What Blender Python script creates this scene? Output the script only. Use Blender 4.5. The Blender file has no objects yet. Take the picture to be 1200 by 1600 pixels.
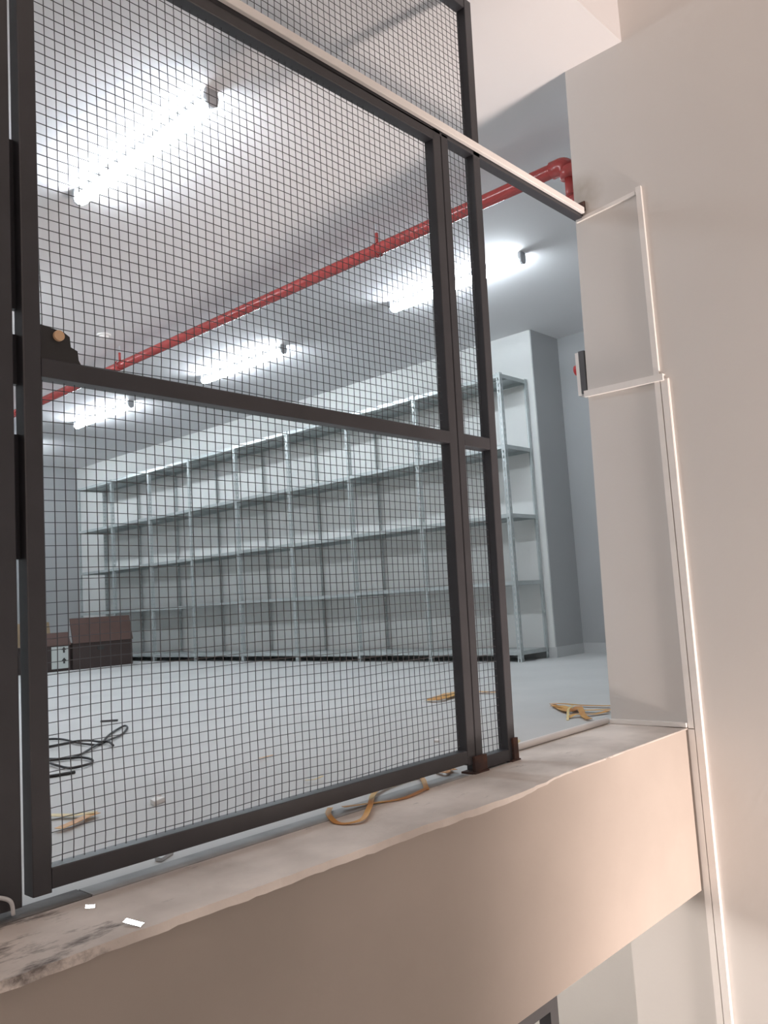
import bpy, bmesh, math, random
from mathutils import Vector, Matrix
random.seed(7)
SC = bpy.context.scene
COL = SC.collection

# ---------------------------------------------------------------- camera
FPX = 1323.84
cam = bpy.data.cameras.new('camera')
cam.sensor_fit = 'VERTICAL'
cam.sensor_height = 24.0
cam.lens = FPX / 1600.0 * 24.0
cam.clip_start = 0.02
cam_o = bpy.data.objects.new('camera', cam)
COL.objects.link(cam_o)
cam_o.matrix_world = Matrix(((0.6787, -0.0350, -0.7336, 0.0),
                             (-0.7317, -0.1169, -0.6714, 0.0),
                             (-0.0623, 0.9925, -0.1049, 0.55),
                             (0, 0, 0, 1)))
_y, _p, _r = 0.82971, 0.10497, -0.06290
def _basis(y, p, r):
    F = Vector((math.sin(y)*math.cos(p), math.cos(y)*math.cos(p), math.sin(p)))
    r0 = Vector((math.cos(y), -math.sin(y), 0)); u0 = r0.cross(F)
    R = r0*math.cos(r) + u0*math.sin(r); U = -r0*math.sin(r) + u0*math.cos(r)
    return R, U, -F
R_, U_, B_ = _basis(_y, _p, _r)
cam_o.matrix_world = Matrix(((R_.x, U_.x, B_.x, 0), (R_.y, U_.y, B_.y, 0), (R_.z, U_.z, B_.z, 0.55), (0, 0, 0, 1)))
SC.camera = cam_o

# ---------------------------------------------------------------- world, lights, exposure
w = bpy.data.worlds.new('world'); SC.world = w; w.use_nodes = True
w.node_tree.nodes['Background'].inputs[0].default_value = (1.0, 0.80, 0.70, 1)
w.node_tree.nodes['Background'].inputs[1].default_value = 0.94

def spot(name, loc, target, energy, color, size, blend, radius):
    l = bpy.data.lights.new(name, 'SPOT'); l.energy = energy; l.color = color
    l.spot_size = math.radians(size); l.spot_blend = blend; l.shadow_soft_size = radius
    o = bpy.data.objects.new(name, l); COL.objects.link(o); o.location = loc
    o.rotation_euler = (Vector(target) - Vector(loc)).to_track_quat('-Z', 'Y').to_euler()
    return o
spot('stairwell_lamp', (2.90, -1.6, -1.35), (2.9, 1.5, 0.2), 930, (1.0, 0.84, 0.76), 120, 0.5, 0.30)

TUBE = 66.0            # emission of the fluorescent diffusers
SC.view_settings.view_transform = 'Standard'
SC.view_settings.look = 'None'
SC.view_settings.exposure = 0.0
SC.view_settings.gamma = 1.0
SC.view_settings.use_curve_mapping = False
try:
    SC.cycles.use_denoising = True
    SC.cycles.max_bounces = 10
    SC.cycles.diffuse_bounces = 6
    SC.cycles.transparent_max_bounces = 12
    SC.cycles.sample_clamp_indirect = 6
except Exception:
    pass

# ---------------------------------------------------------------- materials
def mat(name, color, rough=0.6, metal=0.0, var=0.0, scale=6.0, color2=None, bump=0.0, bscale=60.0, spec=0.5, detail=4.0):
    m = bpy.data.materials.new(name); m.use_nodes = True
    nt = m.node_tree; b = nt.nodes['Principled BSDF']
    b.inputs['Base Color'].default_value = (*color, 1)
    b.inputs['Roughness'].default_value = rough
    b.inputs['Metallic'].default_value = metal
    b.inputs['Specular IOR Level'].default_value = spec
    tc = nt.nodes.new('ShaderNodeTexCoord')
    if var > 0 or color2:
        n = nt.nodes.new('ShaderNodeTexNoise'); n.inputs['Scale'].default_value = scale
        n.inputs['Detail'].default_value = detail
        nt.links.new(tc.outputs['Object'], n.inputs['Vector'])
        r = nt.nodes.new('ShaderNodeValToRGB')
        c2 = color2 or tuple(c*(1-var) for c in color)
        r.color_ramp.elements[0].position = 0.35; r.color_ramp.elements[1].position = 0.65
        r.color_ramp.elements[0].color = (*c2, 1); r.color_ramp.elements[1].color = (*color, 1)
        nt.links.new(n.outputs['Fac'], r.inputs['Fac'])
        nt.links.new(r.outputs['Color'], b.inputs['Base Color'])
    if bump > 0:
        n2 = nt.nodes.new('ShaderNodeTexNoise'); n2.inputs['Scale'].default_value = bscale
        n2.inputs['Detail'].default_value = 3
        nt.links.new(tc.outputs['Object'], n2.inputs['Vector'])
        bp = nt.nodes.new('ShaderNodeBump'); bp.inputs['Strength'].default_value = bump
        bp.inputs['Distance'].default_value = 0.004
        nt.links.new(n2.outputs['Fac'], bp.inputs['Height'])
        nt.links.new(bp.outputs['Normal'], b.inputs['Normal'])
    return m

M_WALL = mat('wall_paint', (0.70, 0.68, 0.66), 0.75, var=0.04, scale=1.3, bump=0.15, bscale=35)
M_SHADEDW = mat('shaded_wall_paint', (0.40, 0.405, 0.41), 0.75, var=0.04, scale=1.3, bump=0.15, bscale=35)  # shade on column side, recess and end walls put into the grey
M_ROOM = mat('room_wall_paint', (0.71, 0.715, 0.70), 0.75, var=0.04, scale=1.3, bump=0.15, bscale=35)
M_CEIL = mat('ceiling_paint', (0.76, 0.75, 0.76), 0.8, var=0.03, scale=1.0, bump=0.1, bscale=30)
M_FLOOR = mat('floor_screed', (0.60, 0.60, 0.59), 0.55, var=0.10, scale=1.6, bump=0.15, bscale=50, detail=8)
M_BEAM = mat('beam_paint', (0.35, 0.305, 0.27), 0.7, var=0.10, scale=2.2, bump=0.25, bscale=22)
M_BASE = mat('baseboard_tile', (0.52, 0.53, 0.53), 0.45, var=0.08, scale=3)
M_FRAME = mat('dark_grey_steel_paint', (0.044, 0.044, 0.051), 0.38, var=0.15, scale=9, bump=0.05)
M_WIRE = mat('dark_wire', (0.062, 0.060, 0.065), 0.5)
M_GALV = mat('grey_shelf_steel', (0.50, 0.54, 0.54), 0.33, 0.35, var=0.08, scale=14)
M_PVC = mat('white_plastic', (0.86, 0.84, 0.82), 0.4, var=0.05, scale=8)
M_RED = mat('red_pipe_paint', (0.43, 0.065, 0.06), 0.22, var=0.12, scale=5)
M_STRAP = mat('yellow_strapping', (0.72, 0.42, 0.10), 0.35, color2=(0.60, 0.26, 0.07), scale=9)
M_STRAPL = mat('pale_yellow_strapping', (0.78, 0.62, 0.28), 0.35, var=0.15, scale=9)
M_BOX = mat('brown_cardboard', (0.105, 0.060, 0.050), 0.8, var=0.12, scale=6)
M_BOXD = mat('dark_body_cardboard', (0.050, 0.034, 0.031), 0.8, var=0.12, scale=6)  # carton bodies, darker than their flaps
M_KRAFT = mat('pale_cardboard', (0.36, 0.26, 0.16), 0.8, var=0.1, scale=6)
M_BLACK = mat('black_rubber', (0.02, 0.02, 0.022), 0.45)
M_INK = mat('black_ink', (0.03, 0.03, 0.03), 0.6)
M_LABEL = mat('white_label', (0.55, 0.58, 0.56), 0.5)
M_BRASS = mat('tan_disc', (0.62, 0.42, 0.26), 0.45)
M_REDB = mat('red_knob', (0.5, 0.03, 0.03), 0.35)
M_DARKP = mat('dark_grey_plastic', (0.09, 0.09, 0.095), 0.5)
M_HOUS = mat('lamp_housing', (0.62, 0.64, 0.66), 0.4)
M_CAP = mat('grey_end_cap', (0.42, 0.43, 0.45), 0.5)
M_FOIL = mat('foil', (0.95, 0.95, 0.95), 0.10, 1.0)
M_DIRTSHADE = mat('dirty_shaded_concrete', (0.22, 0.21, 0.205), 0.85, color2=(0.14, 0.135, 0.13), scale=11, bump=0.4)  # dirt, with the gate's shadow also put into the colour
M_STRIP = mat('shaded_kerb_strip', (0.42, 0.42, 0.415), 0.7, color2=(0.30, 0.30, 0.295), scale=9, bump=0.3)  # the gate's shadow is put into this strip's grey
M_RUST = mat('rusty_steel', (0.11, 0.05, 0.035), 0.8, color2=(0.05, 0.03, 0.028), scale=25)

def emis(name, color, strength):
    m = bpy.data.materials.new(name); m.use_nodes = True
    b = m.node_tree.nodes['Principled BSDF']
    b.inputs['Base Color'].default_value = (0.9, 0.9, 0.9, 1)
    b.inputs['Emission Color'].default_value = (*color, 1)
    b.inputs['Emission Strength'].default_value = strength
    return m
M_TUBE = emis('lit_diffuser', (0.84, 0.93, 1.0), TUBE)

# slotted angle: rows of punched slots along the post, see-through
def slotted():
    m = M_GALV.copy(); m.name = 'slotted_angle_steel'
    nt = m.node_tree; b = nt.nodes['Principled BSDF']
    tc = nt.nodes.new('ShaderNodeTexCoord'); sp = nt.nodes.new('ShaderNodeSeparateXYZ')
    nt.links.new(tc.outputs['Object'], sp.inputs[0])
    def mth(op, a, bb=None, c=None):
        n = nt.nodes.new('ShaderNodeMath'); n.operation = op
        for i, v in enumerate((a, bb, c)):
            if v is None: continue
            if isinstance(v, (int, float)): n.inputs[i].default_value = v
            else: nt.links.new(v, n.inputs[i])
        return n.outputs[0]
    z = mth('MODULO', sp.outputs['Z'], 0.05)
    inz = mth('LESS_THAN', z, 0.027)
    ay = mth('ABSOLUTE', mth('SUBTRACT', mth('ABSOLUTE', sp.outputs['Y']), 0.018))
    ax = mth('ABSOLUTE', mth('SUBTRACT', mth('ABSOLUTE', sp.outputs['X']), 0.018))
    near = mth('MAXIMUM', mth('LESS_THAN', ay, 0.005), mth('LESS_THAN', ax, 0.005))
    fac = mth('MULTIPLY', inz, near)
    tr = nt.nodes.new('ShaderNodeBsdfTransparent'); mx = nt.nodes.new('ShaderNodeMixShader')
    out = nt.nodes['Material Output']
    nt.links.new(fac, mx.inputs[0]); nt.links.new(b.outputs[0], mx.inputs[1]); nt.links.new(tr.outputs[0], mx.inputs[2])
    nt.links.new(mx.outputs[0], out.inputs['Surface'])
    return m
M_SLOT = slotted()

# mortar ledge with dirt stains
def ledge_mat():
    m = mat('mortar_ledge', (0.78, 0.72, 0.67), 0.8, color2=(0.54, 0.49, 0.45), scale=4, bump=0.6, bscale=40, detail=8)
    nt = m.node_tree; b = nt.nodes['Principled BSDF']
    prev = b.inputs['Base Color'].links[0].from_socket
    tc = nt.nodes.new('ShaderNodeTexCoord'); mp = nt.nodes.new('ShaderNodeMapping')
    mp.inputs['Scale'].default_value = (6, 16, 6)
    nt.links.new(tc.outputs['Object'], mp.inputs['Vector'])
    n = nt.nodes.new('ShaderNodeTexNoise'); n.inputs['Scale'].default_value = 1.0; n.inputs['Detail'].default_value = 9
    n.inputs['Roughness'].default_value = 0.68
    nt.links.new(mp.outputs[0], n.inputs['Vector'])
    sp = nt.nodes.new('ShaderNodeSeparateXYZ'); nt.links.new(tc.outputs['Object'], sp.inputs[0])
    mr = nt.nodes.new('ShaderNodeMapRange'); mr.inputs['From Min'].default_value = 1.0; mr.inputs['From Max'].default_value = 0.62
    mr.inputs['To Min'].default_value = 0.0; mr.inputs['To Max'].default_value = 0.16
    nt.links.new(sp.outputs['X'], mr.inputs['Value'])
    ad = nt.nodes.new('ShaderNodeMath'); ad.operation = 'ADD'
    nt.links.new(n.outputs['Fac'], ad.inputs[0]); nt.links.new(mr.outputs[0], ad.inputs[1])
    r = nt.nodes.new('ShaderNodeValToRGB'); r.color_ramp.elements[0].position = 0.63; r.color_ramp.elements[1].position = 0.74
    r.color_ramp.elements[0].color = (0, 0, 0, 1); r.color_ramp.elements[1].color = (1, 1, 1, 1)
    nt.links.new(ad.outputs[0], r.inputs['Fac'])
    mx = nt.nodes.new('ShaderNodeMix'); mx.data_type = 'RGBA'
    nt.links.new(r.outputs['Color'], mx.inputs['Factor'])
    nt.links.new(prev, mx.inputs['A']); mx.inputs['B'].default_value = (0.17, 0.15, 0.14, 1)
    nt.links.new(mx.outputs['Result'], b.inputs['Base Color'])
    return m
M_LEDGE = ledge_mat()

# right wall: same paint with a brown damp stain where the steel rail enters
def stained_wall():
    m = M_WALL.copy(); m.name = 'stained_wall_paint'
    nt = m.node_tree; b = nt.nodes['Principled BSDF']
    prev = b.inputs['Base Color'].links[0].from_socket
    tc = nt.nodes.new('ShaderNodeTexCoord')
    vm = nt.nodes.new('ShaderNodeVectorMath'); vm.operation = 'DISTANCE'
    vm.inputs[1].default_value = (3.189, 1.655, 2.225)
    nz = nt.nodes.new('ShaderNodeTexNoise'); nz.inputs['Scale'].default_value = 18
    nt.links.new(tc.outputs['Object'], nz.inputs['Vector'])
    nt.links.new(tc.outputs['Object'], vm.inputs[0])
    mr = nt.nodes.new('ShaderNodeMapRange'); mr.inputs['From Min'].default_value = 0.0; mr.inputs['From Max'].default_value = 0.11
    mr.inputs['To Min'].default_value = 0.9; mr.inputs['To Max'].default_value = 0.0
    nt.links.new(vm.outputs['Value'], mr.inputs['Value'])
    mu = nt.nodes.new('ShaderNodeMath'); mu.operation = 'MULTIPLY'
    nt.links.new(mr.outputs[0], mu.inputs[0]); nt.links.new(nz.outputs['Fac'], mu.inputs[1])
    mx = nt.nodes.new('ShaderNodeMix'); mx.data_type = 'RGBA'
    nt.links.new(mu.outputs[0], mx.inputs['Factor'])
    nt.links.new(prev, mx.inputs['A']); mx.inputs['B'].default_value = (0.22, 0.16, 0.07, 1)
    nt.links.new(mx.outputs['Result'], b.inputs['Base Color'])
    return m
M_WALLR = stained_wall()

# ---------------------------------------------------------------- mesh helpers
def box(bm, x0, x1, y0, y1, z0, z1):
    v = [bm.verts.new(p) for p in ((x0,y0,z0),(x1,y0,z0),(x1,y1,z0),(x0,y1,z0),(x0,y0,z1),(x1,y0,z1),(x1,y1,z1),(x0,y1,z1))]
    for f in ((3,2,1,0),(4,5,6,7),(0,1,5,4),(1,2,6,5),(2,3,7,6),(3,0,4,7)):
        bm.faces.new([v[i] for i in f])
    return v

def hexa(bm, lo, hi):
    """two quads of four points each, joined"""
    v = [bm.verts.new(p) for p in list(lo)+list(hi)]
    for f in ((3,2,1,0),(4,5,6,7),(0,1,5,4),(1,2,6,5),(2,3,7,6),(3,0,4,7)):
        bm.faces.new([v[i] for i in f])

def frames(pts):
    out = []
    for i, p in enumerate(pts):
        a = pts[max(i-1, 0)]; b = pts[min(i+1, len(pts)-1)]
        t = (b-a).normalized()
        up = Vector((0,0,1)) if abs(t.z) < 0.9 else Vector((1,0,0))
        s = t.cross(up).normalized(); u = s.cross(t).normalized()
        out.append((p, s, u))
    return out

def sweep(bm, pts, prof, cap=True):
    pts = [Vector(p) for p in pts]
    rings = []
    for p, s, u in frames(pts):
        rings.append([bm.verts.new(p + s*a + u*b) for a, b in prof])
    n = len(prof)
    for r0, r1 in zip(rings, rings[1:]):
        for i in range(n):
            bm.faces.new((r0[i], r0[(i+1) % n], r1[(i+1) % n], r1[i]))
    if cap:
        bm.faces.new(rings[0][::-1]); bm.faces.new(rings[-1])

def circ(r, n=12): return [(r*math.cos(2*math.pi*i/n), r*math.sin(2*math.pi*i/n)) for i in range(n)]
def rect(a, b): return [(-a,-b),(a,-b),(a,b),(-a,b)]

def smooth_path(pts, n=6):
    P = [Vector(p) for p in pts]; out = []
    for i in range(len(P)-1):
        p0 = P[max(i-1,0)]; p1 = P[i]; p2 = P[i+1]; p3 = P[min(i+2, len(P)-1)]
        for k in range(n):
            t = k/n
            out.append(0.5*((2*p1)+(p2-p0)*t+(2*p0-5*p1+4*p2-p3)*t*t+(3*p1-p0-3*p2+p3)*t**3))
    out.append(P[-1]); return out

def obj(name, bm, m, parent=None, smooth=False, origin=None):
    bmesh.ops.recalc_face_normals(bm, faces=bm.faces[:])
    if origin is not None:
        bmesh.ops.translate(bm, verts=bm.verts[:], vec=-Vector(origin))
    me = bpy.data.meshes.new(name); bm.to_mesh(me); bm.free()
    me.materials.append(m)
    if smooth:
        for p in me.polygons: p.use_smooth = True
    o = bpy.data.objects.new(name, me); COL.objects.link(o)
    if origin is not None: o.location = origin
    if parent is not None:
        o.parent = parent
        if origin is None:
            o.matrix_parent_inverse = Matrix.Translation(-parent.location) if parent.type == 'EMPTY' and parent.parent is None else Matrix()
    return o

def struct(name, bm, m):
    o = obj(name, bm, m); o['kind'] = 'structure'; return o

def tag(o, label, cat, group=None):
    o['label'] = label; o['category'] = cat
    if group: o['group'] = group
    return o

def thing(name, label, cat, loc, group=None):
    o = bpy.data.objects.new(name, None); COL.objects.link(o); o.location = loc
    o.empty_display_size = 0.1
    return tag(o, label, cat, group)

def bm_boxes(*bs):
    bm = bmesh.new()
    for b in bs: box(bm, *b)
    return bm

# ================================================================= SETTING
XJ = 3.189       # face of the right wall
ZC = 2.80        # ceiling
XW = 6.16        # wall behind the shelves
struct('floor', bm_boxes((-2.0, 6.80, 1.62, 12.0, -0.25, 0.0)), M_FLOOR)
struct('ceiling', bm_boxes((-2.0, 6.80, 1.415, 12.0, ZC, 3.6)), M_CEIL)

# edge beam under the opening
struct('wall_parapet', bm_boxes((-2.0, 3.160, 1.415, 1.68, -0.59, -0.005), (3.160, XJ, 1.440, 1.68, -0.589, -0.005)), M_BEAM)
# mortar ledge on top of it, with an uneven outer lip
def ledge():
    bm = bmesh.new(); n = 230
    rows = []
    x0, x1 = -2.0, XJ
    rr = random.Random(3)
    wob = 0.0
    for i in range(n+1):
        x = x0 + (x1-x0)*i/n
        wob = wob*0.8 + rr.uniform(-0.0034, 0.0034)
        amp = 1.0 if x < 2.3 else 0.25
        yo = (1.408 if x < 2.3 else 1.413) + wob*amp - (0.018*math.exp(-((x-1.95)/0.22)**2))
        yi = 1.652 if x < 2.35 else 1.652 + min(1.0, (x-2.35)/0.05)*0.088
        rows.append((x, yo, yi))
    prev = None
    for x, yo, yi in rows:
        zb = -0.005 - (0.007 + 0.9*abs(wob) + rr.uniform(0, 0.003))*max(0.0, min(1.0, (2.2-x)/0.3))
        ring = [bm.verts.new((x, yo, zb)), bm.verts.new((x, yo+0.003, -0.0005)),
                bm.verts.new((x, (yo+yi)/2, 0.0018)), bm.verts.new((x, yi, 0.0012)), bm.verts.new((x, yi, -0.005))]
        if prev:
            for k in range(5):
                bm.faces.new((prev[k], prev[(k+1) % 5], ring[(k+1) % 5], ring[k]))
        else: bm.faces.new(ring)
        prev = ring
    bm.faces.new(prev[::-1])
    return bm
struct('trim_1', ledge(), M_LEDGE)

bm = bm_boxes((XJ, XJ+0.20, -3.0, 1.738, -3.4, 0.0))
hexa(bm, [(XJ,-3.0,0.0),(XJ+0.2,-3.0,0.0),(XJ+0.2,1.738,0.0),(XJ,1.738,0.0)], [(XJ,-3.0,5.0),(XJ+0.2,-3.0,5.0),(XJ+0.2,1.641,5.0),(XJ,1.641,5.0)])
struct('wall_right', bm, M_WALLR)
struct('wall_front', bm_boxes((XJ+0.20, 6.80, 1.54, 1.74, 0.0, ZC)), M_ROOM)
struct('wall_back', bm_boxes((XW, 6.60, 3.81, 11.80, 0.0, ZC)), M_ROOM)
struct('wall_column', bm_boxes((XW+0.002, 6.60, 3.80, 3.81, 0.0, ZC)), M_SHADEDW)  # thin sheet, darkened to carry the column side's shade
struct('wall_recess', bm_boxes((6.60, 6.80, 1.74, 12.0, 0.0, ZC)), M_SHADEDW)
struct('wall_end', bm_boxes((-2.0, 6.60, 11.80, 12.0, 0.0, ZC)), M_SHADEDW)
struct('trim_2', bm_boxes((-2.0, 0.875, 1.656, 1.722, 0.0, 0.0025)), M_DIRTSHADE)
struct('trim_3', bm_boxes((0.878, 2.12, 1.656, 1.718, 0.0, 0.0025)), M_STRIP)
struct('wall_left', bm_boxes((-2.2, -2.0, 1.415, 12.0, -3.4, 3.6)), M_ROOM)
struct('baseboard_back', bm_boxes((XW-0.012, XW, 3.788, 11.80, 0, 0.085), (XW, 6.60, 3.788, 3.80, 0, 0.085)), M_BASE)
struct('baseboard_recess', bm_boxes((6.588, 6.60, 1.74, 3.788, 0, 0.085)), M_BASE)
# lower storey and stairwell floor, plus an unseen wall added to block the lamp
struct('floor_lower', bm_boxes((-2.2, 6.80, -3.0, 12.0, -3.6, -3.4)), M_FLOOR)
struct('wall_lower_back', bm_boxes((5.60, 5.80, 1.74, 12.0, -3.4, -0.25)), M_WALL)
struct('wall_lower_end', bm_boxes((-2.0, 5.60, 11.6, 11.8, -3.4, -0.25)), M_WALL)
struct('wall_lower_front', bm_boxes((XJ+0.20, 5.60, 1.54, 1.74, -3.4, -0.25)), M_WALL)
struct('wall_occluder', bm_boxes((-2.2, 2.67, -0.62, -0.50, -3.4, 3.6)), M_WALL)  # unseen wall, added to cut the stairwell lamp's light on the beam

# ================================================================= MESH SCREENS
YF, YB = 1.66, 1.70          # front and back of the 40 mm tubes
def lean(x, z):
    k = max(0.0, min(1.15, (x-0.80)/1.40))
    return x + z*0.026*k
def vtube(bm, xl, xr, z0, z1, y0=YF, y1=YB):
    """upright square tube, following the slight rack of the frame"""
    c = 0.002
    def ring(z):
        a, b = lean(xr, z)-(xr-xl), lean(xr, z)
        return [(a+c,y0,z),(b-c,y0,z),(b,y0+c,z),(b,y1-c,z),(b-c,y1,z),(a+c,y1,z),(a,y1-c,z),(a,y0+c,z)]
    lo = [bm.verts.new(p) for p in ring(z0)]; hi = [bm.verts.new(p) for p in ring(z1)]
    for i in range(8): bm.faces.new((lo[i], lo[(i+1) % 8], hi[(i+1) % 8], hi[i]))
    bm.faces.new(lo[::-1]); bm.faces.new(hi)
def htube(bm, xa, za, xb, zb, h=0.04, y0=YF, y1=YB):
    c = 0.002
    def ring(x, z):
        return [(x,y0,z+c),(x,y0+c,z),(x,y1-c,z),(x,y1,z+c),(x,y1,z+h-c),(x,y1-c,z+h),(x,y0+c,z+h),(x,y0,z+h-c)]
    lo = [bm.verts.new(p) for p in ring(xa, za)]; hi = [bm.verts.new(p) for p in ring(xb, zb)]
    for i in range(8): bm.faces.new((lo[i], lo[(i+1) % 8], hi[(i+1) % 8], hi[i]))
    bm.faces.new(lo[::-1]); bm.faces.new(hi)

def wire_panel(x0, x1, z0, z1, y=1.688, pitch=0.0238, r=0.00072, seed=1, wav=1.0):
    """woven wire mesh: every wire a thin prism with a little waviness"""
    bm = bmesh.new(); rr = random.Random(seed)
    ph = [rr.uniform(0, 6.28) for _ in range(8)]
    def dis(x, z):
        near = math.exp(-(z-z0)/0.16)
        dx = wav*(0.0016*math.sin(3.1*x+2.2*z+ph[0]) + 0.0011*math.sin(9*z+ph[1]+2*x) + 0.0042*near*math.sin(18*(z-z0)+ph[6]))
        dz = wav*(0.0022*math.sin(4.3*x+ph[2]+1.5*z) + 0.0011*math.sin(14*x+ph[3]) + 0.003*near*math.sin(11*x+ph[7]))
        dy = wav*0.003*math.sin(5*x+ph[4])*math.sin(4*z+ph[5])
        return dx, dy, dz
    def wire(pts):
        prev = None
        for k, (x, z) in enumerate(pts):
            dx, dy, dz = dis(x, z)
            p = Vector((lean(x, z)+dx, y+dy, z+dz))
            if pts[0][0] == pts[-1][0]: ring = [p+Vector(a) for a in ((-r,-r,0),(r,-r,0),(r,r,0),(-r,r,0))]
            else: ring = [p+Vector(a) for a in ((0,-r,-r),(0,r,-r),(0,r,r),(0,-r,r))]
            ring = [bm.verts.new(q) for q in ring]
            if prev:
                for i in range(4): bm.faces.new((prev[i], prev[(i+1) % 4], ring[(i+1) % 4], ring[i]))
            prev = ring
    def steps(a, b, d=0.05):
        n = max(2, int(abs(b-a)/d)); return [a+(b-a)*i/n for i in range(n+1)]
    x = x0 + pitch*rr.uniform(0.3, 0.9)
    while x < x1:
        wire([(x, z) for z in steps(z0, z1)]); x += pitch*(1+rr.uniform(-0.035, 0.035))
    z = z0 + pitch*rr.uniform(0.3, 0.9)
    while z < z1:
        wire([(xx, z) for xx in steps(x0, x1)]); z += pitch*(1+rr.uniform(-0.035, 0.035))
    return bm

# --- the gate (big framed leaf in the middle of the picture)
gate = thing('mesh_gate', 'large dark grey steel wire mesh gate with a middle rail, filling the picture centre', 'gate', (1.48, 1.68, 0.03))
bm = bmesh.new(); vtube(bm, 0.757, 0.795, 0.030, 2.138); obj('stile', bm, M_FRAME, gate)
bm = bmesh.new(); vtube(bm, 2.125, 2.166, 0.030, 2.138); obj('stile', bm, M_FRAME, gate)
bm = bmesh.new(); htube(bm, 0.795, 2.100, 2.182, 2.098, 0.038); obj('top_rail', bm, M_FRAME, gate)
bm = bmesh.new(); htube(bm, 0.795, 1.056, 2.155, 1.046); obj('middle_rail', bm, M_FRAME, gate)
bm = bmesh.new(); htube(bm, 0.795, 0.036, 2.126, 0.034); obj('bottom_rail', bm, M_FRAME, gate)
obj('wire_mesh', wire_panel(0.790, 2.130, 0.055, 1.065, seed=4), M_WIRE, gate)
obj('wire_mesh', wire_panel(0.790, 2.130, 1.090, 2.110, seed=9), M_WIRE, gate)
# lock case on the middle rail
def prism_y(bm, pts, y0, y1):
    a = [bm.verts.new((x, y0, z)) for x, z in pts]; b = [bm.verts.new((x, y1, z)) for x, z in pts]
    n = len(pts)
    for i in range(n): bm.faces.new((a[i], a[(i+1) % n], b[(i+1) % n], b[i]))
    bm.faces.new(a); bm.faces.new(b[::-1])
bm = bmesh.new()
prism_y(bm, [(0.795,1.094),(0.884,1.094),(0.878,1.104),(0.876,1.124),(0.861,1.130),(0.859,1.152),(0.846,1.160),(0.795,1.168)], 1.662, 1.692)
lock = obj('lock_case', bm, M_BLACK, gate); lock['label'] = 'black stepped lock case'
bm = bmesh.new(); sweep(bm, [(0.833,1.655,1.149),(0.833,1.664,1.149)], circ(0.0115, 20)); k = obj('key_cylinder', bm, M_BRASS, lock)
k.matrix_parent_inverse = Matrix.Translation((0, 0, 0)) ; k['label'] = 'round tan disc'
for z0, z1 in ((1.20, 1.57), (1.04, 1.145), (0.68, 0.935)):
    obj('cover_strip', bm_boxes((0.7375, 0.762, 1.690, 1.706, z0, z1)), M_FRAME, gate)

# --- fixed screen: post beside the gate, narrow strip, tall end post, header and the panel above it
scr = thing('mesh_partition', 'tall dark grey steel partition with a narrow mesh strip and an upper mesh panel', 'partition', (2.28, 1.68, 0.0))
bm = bmesh.new(); vtube(bm, 2.169, 2.205, 0.0, 2.135); obj('post', bm, M_FRAME, scr)
bm = bmesh.new(); vtube(bm, 2.345, 2.385, 0.0, 2.74); obj('post', bm, M_FRAME, scr)
bm = bmesh.new(); htube(bm, -1.2, 2.146, XJ+0.0, 2.120, 0.036); obj('header_rail', bm, M_FRAME, scr)
bm = bmesh.new(); htube(bm, 2.232, 1.046, 2.373, 1.044); obj('middle_rail', bm, M_FRAME, scr)
bm = bmesh.new(); htube(bm, 2.205, 0.004, 2.346, 0.004, 0.038); obj('bottom_rail', bm, M_FRAME, scr)
bm = bmesh.new(); htube(bm, -1.2, 2.702, 2.42, 2.700, 0.038); obj('top_rail', bm, M_FRAME, scr)
obj('wire_mesh', wire_panel(2.205, 2.352, 0.030, 2.130, seed=11, pitch=0.0245, wav=0.6), M_WIRE, scr)
obj('wire_mesh', wire_panel(-1.2, 2.350, 2.160, 2.715, seed=15), M_WIRE, scr)
obj('foot_plate', bm_boxes((2.150, 2.212, 1.650, 1.662, 0.0, 0.052), (2.140, 2.214, 1.645, 1.70, 0.0, 0.006)), M_RUST, scr)
obj('foot_plate', bm_boxes((2.366, 2.392, 1.652, 1.662, 0.0, 0.075), (2.350, 2.398, 1.650, 1.71, 0.0, 0.006)), M_RUST, scr)
obj('anchor_plate', bm_boxes((XJ-0.006, XJ, 1.645, 1.695, 2.180, 2.192), (XJ-0.012, XJ, 1.645, 1.665, 2.150, 2.185)), M_RUST, scr)

# --- leaf at the far left edge of the picture
leaf = thing('mesh_gate', 'dark grey gate leaf cut off by the left edge, beside the narrow light gap', 'gate', (0.1, 1.68, 0.0))
bm = bmesh.new(); vtube(bm, 0.655, 0.7365, 0.020, 2.138); obj('stile', bm, M_FRAME, leaf)
bm = bmesh.new(); vtube(bm, -0.60, -0.56, 0.020, 2.138); obj('stile', bm, M_FRAME, leaf)
bm = bmesh.new(); htube(bm, -0.56, 2.10, 0.655, 2.10, 0.038); obj('top_rail', bm, M_FRAME, leaf)
bm = bmesh.new(); htube(bm, -0.56, 0.03, 0.655, 0.03); obj('bottom_rail', bm, M_FRAME, leaf)
obj('wire_mesh', wire_panel(-0.58, 0.67, 0.05, 2.12, seed=21), M_WIRE, leaf)
bm = bmesh.new()
sweep(bm, smooth_path([(0.660,1.652,0.060),(0.690,1.648,0.052),(0.708,1.645,0.040),(0.712,1.645,0.016)], 5), circ(0.004, 8))
db = obj('drop_bolt', bm, M_HOUS, leaf, smooth=True); db['label'] = 'small curved pale metal bolt handle'

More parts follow.
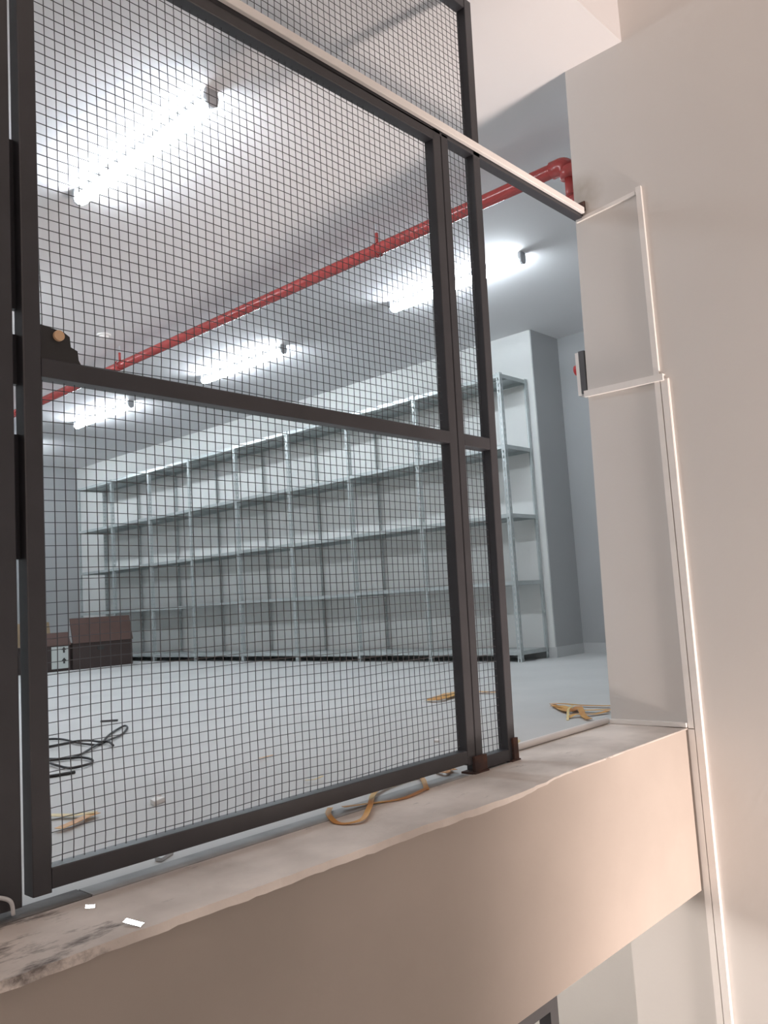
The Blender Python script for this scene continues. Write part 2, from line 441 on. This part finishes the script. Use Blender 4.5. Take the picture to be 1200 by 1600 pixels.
# --- screen of the lower storey, just under the beam
low = thing('mesh_partition', 'grey steel framed mesh screen on the lower floor, under the beam at the bottom edge', 'partition', (1.6, 1.47, -3.4))
bm = bmesh.new(); box(bm, 2.142, 2.182, 1.44, 1.48, -3.4, -0.592); obj('post', bm, M_FRAME, low)
bm = bmesh.new(); box(bm, 0.4, 2.142, 1.44, 1.48, -0.640, -0.600); obj('top_rail', bm, M_FRAME, low)
def plain_mesh(x0, x1, z0, z1, y, p=0.0245, r=0.0009):
    bm = bmesh.new(); x = x0
    while x < x1: box(bm, x-r, x+r, y-r, y+r, z0, z1); x += p
    z = z0
    while z < z1: box(bm, x0, x1, y-r, y+r, z-r, z+r); z += p
    return bm
obj('wire_mesh', plain_mesh(0.42, 2.09, -2.4, -0.62, 1.468), M_WIRE, low)
bm = bmesh.new(); box(bm, 0.4, 2.142, 1.44, 1.48, -2.44, -2.40); obj('middle_rail', bm, M_FRAME, low)
bm = bmesh.new(); box(bm, 0.36, 0.40, 1.44, 1.48, -3.4, -0.592); obj('post', bm, M_FRAME, low)

# ================================================================= SHELVING
LV = [0.055, 0.615, 1.165, 1.735, 2.330]     # underside of each shelf
YS = [3.865, 4.795, 5.665, 6.545, 7.435, 8.315, 9.185, 10.08, 10.98]
XF, XR = 5.735, 6.145
rack = thing('shelving_rack', 'long run of empty grey slotted steel shelving, five levels high, against the far wall', 'shelving', (5.94, 7.4, 0.0))
def upright(px, py, sx, sy, parent, h=2.372):
    """one slotted L angle; origin at the outer corner"""
    bm = bmesh.new(); t = 0.002; a = 0.036
    box(bm, min(0, sx*t), max(0, sx*t), min(0, sy*a), max(0, sy*a), 0, h)
    box(bm, min(sx*t, sx*a), max(sx*t, sx*a), min(0, sy*t), max(0, sy*t), 0, h)
    o = obj('upright', bm, M_SLOT); o.location = (px-5.94, py-7.4, 0); o.parent = parent
    return o
ups = {}
for i, y in enumerate(YS):
    for (px, sx) in ((XF, 1), (XR, -1)):
        sy = -1 if i == len(YS)-1 else 1
        upright(px, y, sx, sy, rack)
def shelf_bm(x0, x1, y0, y1, h=0.032):
    bm = bmesh.new(); t = 0.0015
    box(bm, x0, x1, y0, y1, h-t, h)
    box(bm, x0, x0+t, y0, y1, 0, h-t); box(bm, x1-t, x1, y0, y1, 0, h-t)
    box(bm, x0+t, x1-t, y0, y0+t, 0, h-t); box(bm, x0+t, x1-t, y1-t, y1, 0, h-t)
    box(bm, x0+t, x0+0.014, y0+t, y1-t, 0, t); box(bm, x1-0.014, x1-t, y0+t, y1-t, 0, t)
    box(bm, (x0+x1)/2-0.02, (x0+x1)/2+0.02, y0+t, y1-t, h-0.012, h-t)
    return bm
for i in range(len(YS)-1):
    for j, z in enumerate(LV):
        dz = (0.0, 0.004, -0.002, 0.003, 0.001, -0.003, 0.002, 0.0)[i]
        inset = 0.003 if i % 2 == 0 else -0.0035
        ya, yb = YS[i]+0.003, YS[i+1]-0.003
        bm = shelf_bm(XF+inset-5.94, XR-0.003-5.94, ya-7.4, yb-7.4)
        o = obj('shelf', bm, M_GALV); o.location = (0, 0, z+dz); o.parent = rack

# ================================================================= CEILING LAMPS
def lamp_proto(label, x, yc, z, L=1.19, group='ceiling tube lamps'):
    t = thing('ceiling_lamp', label, 'lamp', (x, yc, z), group)
    bm = bmesh.new(); h = L/2
    box(bm, -0.016, 0.016, -h, h, -0.030, 0.0)
    o = obj('housing', bm, M_HOUS); o.parent = t
    bm = bmesh.new()
    prof = [(-0.022,-0.034),(-0.034,-0.052),(-0.030,-0.072),(-0.012,-0.084),(0.012,-0.084),(0.030,-0.072),(0.034,-0.052),(0.022,-0.034)]
    a = [bm.verts.new((px, -h+0.022, pz)) for px, pz in prof]; b = [bm.verts.new((px, h-0.022, pz)) for px, pz in prof]
    for i in range(8): bm.faces.new((a[i], a[(i+1) % 8], b[(i+1) % 8], b[i]))
    bm.faces.new(a); bm.faces.new(b[::-1])
    o = obj('diffuser', bm, M_TUBE); o.parent = t
    for s in (-1, 1):
        bm = bmesh.new(); yc_ = s*(h-0.011)
        pr = [(-0.030,-0.002),(-0.034,-0.040),(-0.026,-0.070),(-0.008,-0.082),(0.008,-0.082),(0.026,-0.070),(0.034,-0.040),(0.030,-0.002)]
        a = [bm.verts.new((px, yc_-0.011, pz)) for px, pz in pr]; b = [bm.verts.new((px, yc_+0.011, pz)) for px, pz in pr]
        for i in range(8): bm.faces.new((a[i], a[(i+1) % 8], b[(i+1) % 8], b[i]))
        bm.faces.new(a); bm.faces.new(b[::-1])
        o = obj('end_cap', bm, M_CAP); o.parent = t
    return t
def dup(root, loc, label, group=None):
    r = root.copy(); COL.objects.link(r); r.location = loc; r['label'] = label
    if group: r['group'] = group
    for ch in [c for c in bpy.data.objects if c.parent == root]:
        c = ch.copy(); COL.objects.link(c); c.parent = r
    return r
L1 = lamp_proto('nearest and largest lit tube lamp on the ceiling, at upper left', 2.125, 3.39, ZC)
dup(L1, (4.70, 3.50, ZC), 'lit tube lamp on the ceiling seen behind the narrow mesh strip')
dup(L1, (4.72, 5.96, ZC), 'lit tube lamp on the ceiling seen just above the gate middle rail')
dup(L1, (4.66, 8.33, ZC), 'small lit tube lamp at far left, seen just below the gate middle rail')
M_TUBEW = emis('lit_warm_diffuser', (1.0, 0.91, 0.84), 150.0)
for loc, lab in (((1.3, 2.75, -0.25), 'lit tube lamp under the ceiling of the lower floor, hidden by the beam'),
                 ((4.4, 4.4, -0.25), 'lit tube lamp under the ceiling of the lower floor near its back wall')):
    d = dup(L1, loc, lab)
    for c in [c for c in bpy.data.objects if c.parent == d and c.name.startswith('diffuser')]:
        c.data = c.data.copy(); c.data.materials[0] = M_TUBEW
dup(L1, (2.1, 5.96, ZC), 'added fill tube lamp on the ceiling out of sight to the left')  # unseen lamp added to brighten the left of the room
dup(L1, (2.1, 8.6, ZC), 'added fill tube lamp on the ceiling out of sight at far left')  # second unseen lamp, added to lift the far left
dup(L1, (4.66, 10.75, ZC), 'lit tube lamp deep in the room behind the left post')

# smoke detector
bm = bmesh.new()
sweep(bm, [(3.39,6.0,ZC),(3.39,6.0,ZC-0.012)], circ(0.055, 24))
sd = obj('smoke_detector', bm, M_PVC); tag(sd, 'small round white detector on the ceiling beyond the red pipe', 'detector')
bm = bmesh.new(); sweep(bm, [(3.39,6.0,ZC-0.012),(3.39,6.0,ZC-0.035)], circ(0.036, 20)); obj('sensor_cap', bm, M_PVC, sd)

# ================================================================= RED PIPE
pipe = thing('fire_pipe', 'glossy red sprinkler pipe running under the ceiling and turning down at the right wall', 'pipe', (3.66, 6.0, 2.63))
ZP = 2.640
bm = bmesh.new(); sweep(bm, [(3.63,1.99,ZP),(3.64,4.5,ZP),(3.66,7.5,ZP),(3.68,11.80,ZP)], circ(0.036, 24), cap=False); obj('pipe_run', bm, M_RED, pipe, smooth=True)
bm = bmesh.new()
arc = [(3.63, 1.99-0.045*math.sin(a), ZP-0.045*(1-math.cos(a))) for a in [math.pi/2*i/8 for i in range(9)]]
sweep(bm, [(3.63,2.035,ZP)]+arc+[(3.63,1.945,ZP-0.075)], circ(0.044, 24)); obj('elbow', bm, M_RED, pipe, smooth=True)
bm = bmesh.new(); sweep(bm, [(3.63,1.945,ZP-0.07),(3.63,1.945,2.44)], circ(0.024, 20)); obj('drop_pipe', bm, M_RED, pipe, smooth=True)
bm = bmesh.new(); sweep(bm, [(3.63,1.945,2.475),(3.63,1.942,2.455),(3.63,1.925,2.445),(3.63,1.74,2.445)], circ(0.030, 20)); obj('elbow', bm, M_RED, pipe, smooth=True)
for y in (3.25, 6.2, 9.0):
    bm = bmesh.new(); xx = 3.64
    ring = [(xx+0.040*math.cos(a), y, ZP+0.040*math.sin(a)) for a in [2*math.pi*i/24 for i in range(24)]]
    for i in range(24):
        p, q = ring[i], ring[(i+1) % 24]
        hexa(bm, [(p[0],y-0.012,p[2]),(q[0],y-0.012,q[2]),(q[0],y+0.012,q[2]),(p[0],y+0.012,p[2])],
             [(xx+(p[0]-xx)*1.08,y-0.012,ZP+(p[2]-ZP)*1.08),(xx+(q[0]-xx)*1.08,y-0.012,ZP+(q[2]-ZP)*1.08),
              (xx+(q[0]-xx)*1.08,y+0.012,ZP+(q[2]-ZP)*1.08),(xx+(p[0]-xx)*1.08,y+0.012,ZP+(p[2]-ZP)*1.08)])
    sweep(bm, [(xx,y,ZP+0.036),(xx,y,ZP+0.105)], circ(0.010, 12))
    hg = obj('pipe_hanger', bm, M_RED, pipe)
    bm = bmesh.new(); sweep(bm, [(xx,y,ZP+0.1055),(xx,y,ZC)], circ(0.0055, 10))
    rd = obj('threaded_rod', bm, M_HOUS, hg)

# ================================================================= WHITE TRUNKING ON THE RIGHT WALL
def trunk(label, bm, m=M_PVC, group=None, name='cable_trunking'):
    o = obj(name, bm, m); tag(o, label, 'trunking', group); return o
# along the front of the header rail
bm = bmesh.new(); htube(bm, -1.2, 2.160, XJ-0.016, 2.134, 0.027, 1.643, 1.659)
trunk('long pale trunking strip fixed along the front of the dark header rail', bm)
# top, from the header end to the vertical strip
bm = bmesh.new(); hexa(bm, [(XJ-0.011,1.69,2.108),(XJ,1.69,2.108),(XJ,1.69,2.122),(XJ-0.011,1.69,2.122)], [(XJ-0.011,1.418,2.130),(XJ,1.418,2.130),(XJ,1.418,2.146),(XJ-0.011,1.418,2.146)])
trunk('short sloping white trunking on the right wall at the end of the header rail', bm)
bm = bmesh.new(); box(bm, XJ-0.013, XJ, 1.390, 1.412, 0.0, 2.158)
trunk('narrow upright white trunking on the right wall from header height down to the ledge', bm)
bm = bmesh.new(); box(bm, XJ-0.010, XJ, 1.356, 1.387, -3.4, 1.352); box(bm, XJ-0.013, XJ-0.010, 1.358, 1.385, -3.4, 1.350)
trunk('wider upright white trunking on the right wall running down to the bottom edge', bm)
bm = bmesh.new(); box(bm, XJ-0.013, XJ, 1.389, 1.413, -3.4, -0.004)
trunk('thin white trunking strip beside the beam end, below the ledge', bm)
bm = bmesh.new(); hexa(bm, [(XJ-0.016,1.722,1.352),(XJ,1.722,1.352),(XJ,1.722,1.378),(XJ-0.016,1.722,1.378)], [(XJ-0.022,1.372,1.345),(XJ,1.372,1.345),(XJ,1.372,1.372),(XJ-0.022,1.372,1.372)])
trunk('white trunking branch crossing the right wall to the small white alarm box', bm)
# floor level pieces
bm = bmesh.new(); sweep(bm, [(2.47,1.752,0.013),(2.60,1.752,0.013),(2.9,1.750,0.013),(3.17,1.748,0.013)], circ(0.013, 12))
o = obj('conduit', bm, M_PVC, smooth=True); tag(o, 'white conduit lying along the inner edge of the ledge from the post to the wall', 'conduit')
bm = bmesh.new(); box(bm, XJ-0.022, XJ, 1.416, 1.735, 0.003, 0.019)
trunk('short white trunking at the foot of the right wall along the ledge end', bm)

# wall alarm box behind the jamb
ab = thing('alarm_box', 'small white box with a dark base and red knob at the wall edge', 'alarm box', (3.25, 1.74, 1.46))
obj('base_plate', bm_boxes((3.191, 3.31, 1.716, 1.742, 1.372, 1.556)), M_DARKP, ab)
cv = obj('cover', bm_boxes((3.191, 3.31, 1.7425, 1.758, 1.366, 1.552)), M_PVC, ab)
bm = bmesh.new(); sweep(bm, [(3.235,1.758,1.490),(3.235,1.784,1.490)], circ(0.022, 18)); kb = obj('knob', bm, M_REDB, ab); kb['label'] = 'red knob'

# ================================================================= THINGS ON THE FLOOR
def strap(bm, pts, wdt=0.006, th=0.0006, lift=0.004, z=None):
    n = len(pts)
    P = [Vector((x, y, (z[i] if z else lift + 0.010*abs(math.sin(1.9*i+x*7))))) for i, (x, y) in enumerate(pts)]
    sweep(bm, smooth_path(P, 5), rect(wdt, th))
def straps(label, lists, m=M_STRAP, wdt=0.006, group=None, zs=None):
    bm = bmesh.new()
    for i, l in enumerate(lists): strap(bm, l, wdt, z=(zs[i] if zs else None))
    return tag(obj('strapping_band', bm, m), label, 'strap', group)
straps('looped orange-yellow packing strap lying across the ledge under the gate',
       [[(1.903,1.643),(1.989,1.732),(2.006,1.778),(1.812,1.752),(1.629,1.608),(1.549,1.56),(1.512,1.602),(1.538,1.668),(1.597,1.724)]],
       wdt=0.0075, zs=[[0.004,0.012,0.006,0.010,0.018,0.010,0.004,0.012,0.010]])
straps('straight piece of orange-yellow strap lying across the looped one on the ledge', [[(1.612,1.690),(1.692,1.676),(1.788,1.632),(1.91,1.646)]], wdt=0.0075, zs=[[0.013,0.006,0.005,0.008]])
straps('yellow strap bundle on the floor behind the gate stile', [[(3.60,3.02),(3.827,3.10),(3.714,3.007),(3.874,3.05),(3.925,2.833)],[(3.547,3.015),(3.542,2.935),(3.748,2.98)],[(3.60,2.98),(3.68,3.03),(3.80,3.0)],[(3.58,3.03),(3.70,3.06),(3.80,3.04)],[(3.60,3.06),(3.70,2.99),(3.82,3.06)]], wdt=0.018)
straps('tangled yellow straps on the floor beside the right wall end',
       [[(3.615,2.283),(3.57,2.192),(3.575,2.092),(3.588,1.967),(3.60,1.88)],[(3.596,2.264),(3.419,2.108),(3.378,2.034),(3.514,2.074),(3.277,1.916),(3.21,1.85)],[(3.426,1.88),(3.358,1.906),(3.283,1.957),(3.241,1.969)],[(3.50,1.86),(3.45,1.93),(3.41,2.02)],[(3.52,2.22),(3.47,2.12),(3.42,2.08),(3.50,2.15)],[(3.56,2.20),(3.49,2.14),(3.44,2.06),(3.40,2.03)]], wdt=0.013)
straps('pale curled end of strap standing in front of the tangled straps', [[(3.193,1.944),(3.26,1.98),(3.324,2.015),(3.42,2.05)]], M_STRAPL, 0.005, zs=[[0.002,0.022,0.028,0.030]])
straps('bent orange strap on the floor at lower left behind the gate', [[(1.23,2.289),(1.19,2.275),(1.124,2.236),(1.083,2.222)]], wdt=0.014)
straps('pale yellow strap on the floor at lower left beside the gate stile', [[(1.127,2.406),(1.158,2.378),(1.186,2.34),(1.224,2.285)]], M_STRAPL, 0.014)
straps('short yellow strap scrap under the gate corner beside the foot plate', [[(2.12,1.80),(2.085,1.716),(2.15,1.76)],[(2.18,1.80),(2.128,1.715)]], wdt=0.008, zs=[[0.006,0.012,0.006],[0.008,0.012]])
straps('thin pale strap offcut on the floor right of the tall post foot', [[(2.687,1.883),(2.641,1.818),(2.56,1.79)]], M_STRAPL, 0.004)
straps('small faint yellow strap scrap on the floor behind the gate mesh', [[(1.823,2.074),(1.823,2.032),(1.868,2.043)]], M_STRAPL, 0.004)
straps('thin orange strap offcut lying alone in the middle of the room floor', [[(1.98,2.50),(2.02,2.53),(2.06,2.52)]], M_STRAP, 0.004)

bm = bmesh.new()
c1 = [(1.847,3.966),(1.884,3.917),(1.909,3.854),(1.887,3.688),(1.88,3.578),(1.906,3.515),(1.985,3.573),(2.119,3.695),(2.251,3.869),(2.283,3.955),(2.176,3.853),(2.045,3.692),(1.952,3.569),(1.881,3.496),(1.751,3.36),(1.673,3.304),(1.629,3.308),(1.57,3.376)]
c2 = [(1.71,3.674),(1.762,3.665),(1.825,3.673),(1.889,3.682),(1.926,3.635),(1.926,3.55),(1.945,3.502),(1.897,3.379)]
c3 = [(1.585,3.407),(1.636,3.323),(1.689,3.268),(1.687,3.177),(1.66,3.117),(1.603,3.069),(1.556,3.087),(1.552,3.179),(1.565,3.267)]
c4 = [(1.393,3.048),(1.434,3.012),(1.476,2.999),(1.526,2.993)]
full = c1 + c3
sweep(bm, smooth_path([(x, y, 0.006+0.004*abs(math.sin(i*1.3))) for i, (x, y) in enumerate(full)], 6), circ(0.005, 8))
sweep(bm, smooth_path([(x, y, 0.014) for x, y in c2], 6), circ(0.005, 8))
tag(obj('cable', bm, M_BLACK, smooth=True), 'long black cable lying in loops on the floor at left', 'cable')
bm = bmesh.new(); sweep(bm, smooth_path([(x, y, 0.006) for x, y in c4], 6), circ(0.006, 8))
tag(obj('cable', bm, M_BLACK, smooth=True), 'short straight black cable piece nearest the gate at left', 'cable')
bm = bmesh.new(); sweep(bm, [(2.345,4.30,0.006),(2.41,4.237,0.006)], rect(0.006, 0.005))
tag(obj('metal_scrap', bm, M_DARKP), 'small dark stick lying alone on the floor beyond the cable', 'scrap')
def scrap(label, pts, m, z=0.001, h=0.006, tilt=None, name='paper_scrap', cat='scrap'):
    bm = bmesh.new()
    a = [bm.verts.new((x, y, z + (tilt[i] if tilt else 0))) for i, (x, y) in enumerate(pts)]
    b = [bm.verts.new((x, y, z + h + (tilt[i] if tilt else 0))) for i, (x, y) in enumerate(pts)]
    n = len(pts)
    for i in range(n): bm.faces.new((a[i], a[(i+1) % n], b[(i+1) % n], b[i]))
    bm.faces.new(a[::-1]); bm.faces.new(b)
    return tag(obj(name, bm, m), label, cat)
scrap('small white crumpled scrap on the floor inside the gate at left', [(1.385,2.245),(1.44,2.27),(1.43,2.30),(1.40,2.29)], M_PVC, h=0.012)
scrap('tiny white chip just behind the first white scrap', [(1.44,2.33),(1.47,2.34),(1.46,2.36)], M_PVC, h=0.006)
scrap('tiny white chip on the floor just left of the gate stile foot', [(2.56,2.13),(2.60,2.16),(2.585,2.175),(2.55,2.15)], M_PVC, h=0.006)
scrap('flat grey metal piece lying on the floor edge under the bottom rail', [(1.085,1.735),(1.135,1.765),(1.125,1.785),(1.08,1.755)], M_HOUS, h=0.008, name='metal_scrap')
# two shiny foil scraps on the ledge, tipped up so that they mirror the near lamp
def foil(label, c, su, sv, nrm, rot):
    n = Vector(nrm).normalized()
    u = Vector((math.cos(rot), math.sin(rot), 0)); u = (u - n*u.dot(n)).normalized(); v = n.cross(u)
    C = Vector(c); bm = bmesh.new()
    lo = [C + u*a*su + v*b*sv for a, b in ((-1,-1),(1,-1),(1,1),(-1,1))]
    hexa(bm, lo, [p + n*0.0008 for p in lo])
    return tag(obj('foil_scrap', bm, M_FOIL), label, 'scrap')
def half(c, lampp):
    C = Vector(c); a = (Vector((0,0,0.55))-C).normalized(); b = (Vector(lampp)-C).normalized(); return a+b
for lab, c, su, sv, rot in (('small bright scrap on the ledge nearer the gate', (0.836,1.592,0.004), 0.0085, 0.005, -0.55),
                            ('larger bright scrap close to the outer edge of the ledge', (0.837,1.438,0.005), 0.018, 0.006, -1.15)):
    foil(lab, c, su, sv, half(c, (2.125, 3.39, 2.72)), rot)

# cardboard boxes far left
def carton(name, label, x0, x1, y0, y1, h, flap, m):
    t = thing(name, label, 'box', ((x0+x1)/2, (y0+y1)/2, 0))
    tk = 0.006
    obj('body', bm_boxes((x0,x1,y0,y1,0,tk),(x0,x1,y0,y0+tk,tk,h),(x0,x1,y1-tk,y1,tk,h),(x0,x0+tk,y0+tk,y1-tk,tk,h),(x1-tk,x1,y0+tk,y1-tk,tk,h)), M_BOXD, t)
    bm = bmesh.new()
    hexa(bm, [(x0+0.002,y0-0.012,h),(x1+0.006,y0-0.012,h),(x1+0.006,y0+tk,h),(x0+0.002,y0+tk,h)],
         [(x0+0.002,y0+0.065,h+flap),(x1+0.01,y0+0.065,h+flap),(x1+0.01,y0+0.065+tk,h+flap),(x0+0.002,y0+0.065+tk,h+flap)])
    obj('flap', bm, m, t)
    return t
cb = carton('cardboard_box', 'open dark brown cardboard box with its front flap up, in front of the shelving', 4.70, 5.45, 9.20, 9.62, 0.295, 0.285, M_BOX)
bm = bmesh.new(); prism_y(bm, [(5.04+0.045*math.cos(a), 0.225+0.026*math.sin(a)) for a in [2*math.pi*i/16 for i in range(16)]], 9.192, 9.199)
hh = obj('hand_hole', bm, M_INK, cb)
hh['label'] = 'black oval hand hole'
cc = carton('cardboard_box', 'brown box with a white label, left of the open dark brown box', 4.15, 4.685, 9.23, 9.68, 0.285, 0.145, M_BOX)
lb = obj('shipping_label', bm_boxes((4.462, 4.668, 9.222, 9.2295, 0.03, 0.275)), M_LABEL, cc)
def arrow(cx, cz, s):
    bm = bmesh.new()
    prism_y(bm, [(cx-0.9*s,cz),(cx,cz+s),(cx+0.9*s,cz),(cx+0.3*s,cz),(cx+0.3*s,cz-s),(cx-0.3*s,cz-s),(cx-0.3*s,cz)], 9.217, 9.2215)
    return bm
for cz in (0.235, 0.115):
    o = obj('printed_mark', arrow(4.605, cz, 0.032), M_INK); o.parent = lb
bm = bmesh.new()
hexa(bm, [(4.16,9.67,0.287),(4.68,9.67,0.287),(4.68,9.678,0.287),(4.16,9.678,0.287)], [(4.16,9.72,0.555),(4.68,9.72,0.555),(4.68,9.728,0.555),(4.16,9.728,0.555)])
fl = obj('back_flap', bm, M_KRAFT, cc); fl['label'] = 'pale inside of the back flap'

# ---- children of meshes/empties must stay where they were modelled
bpy.context.view_layer.update()
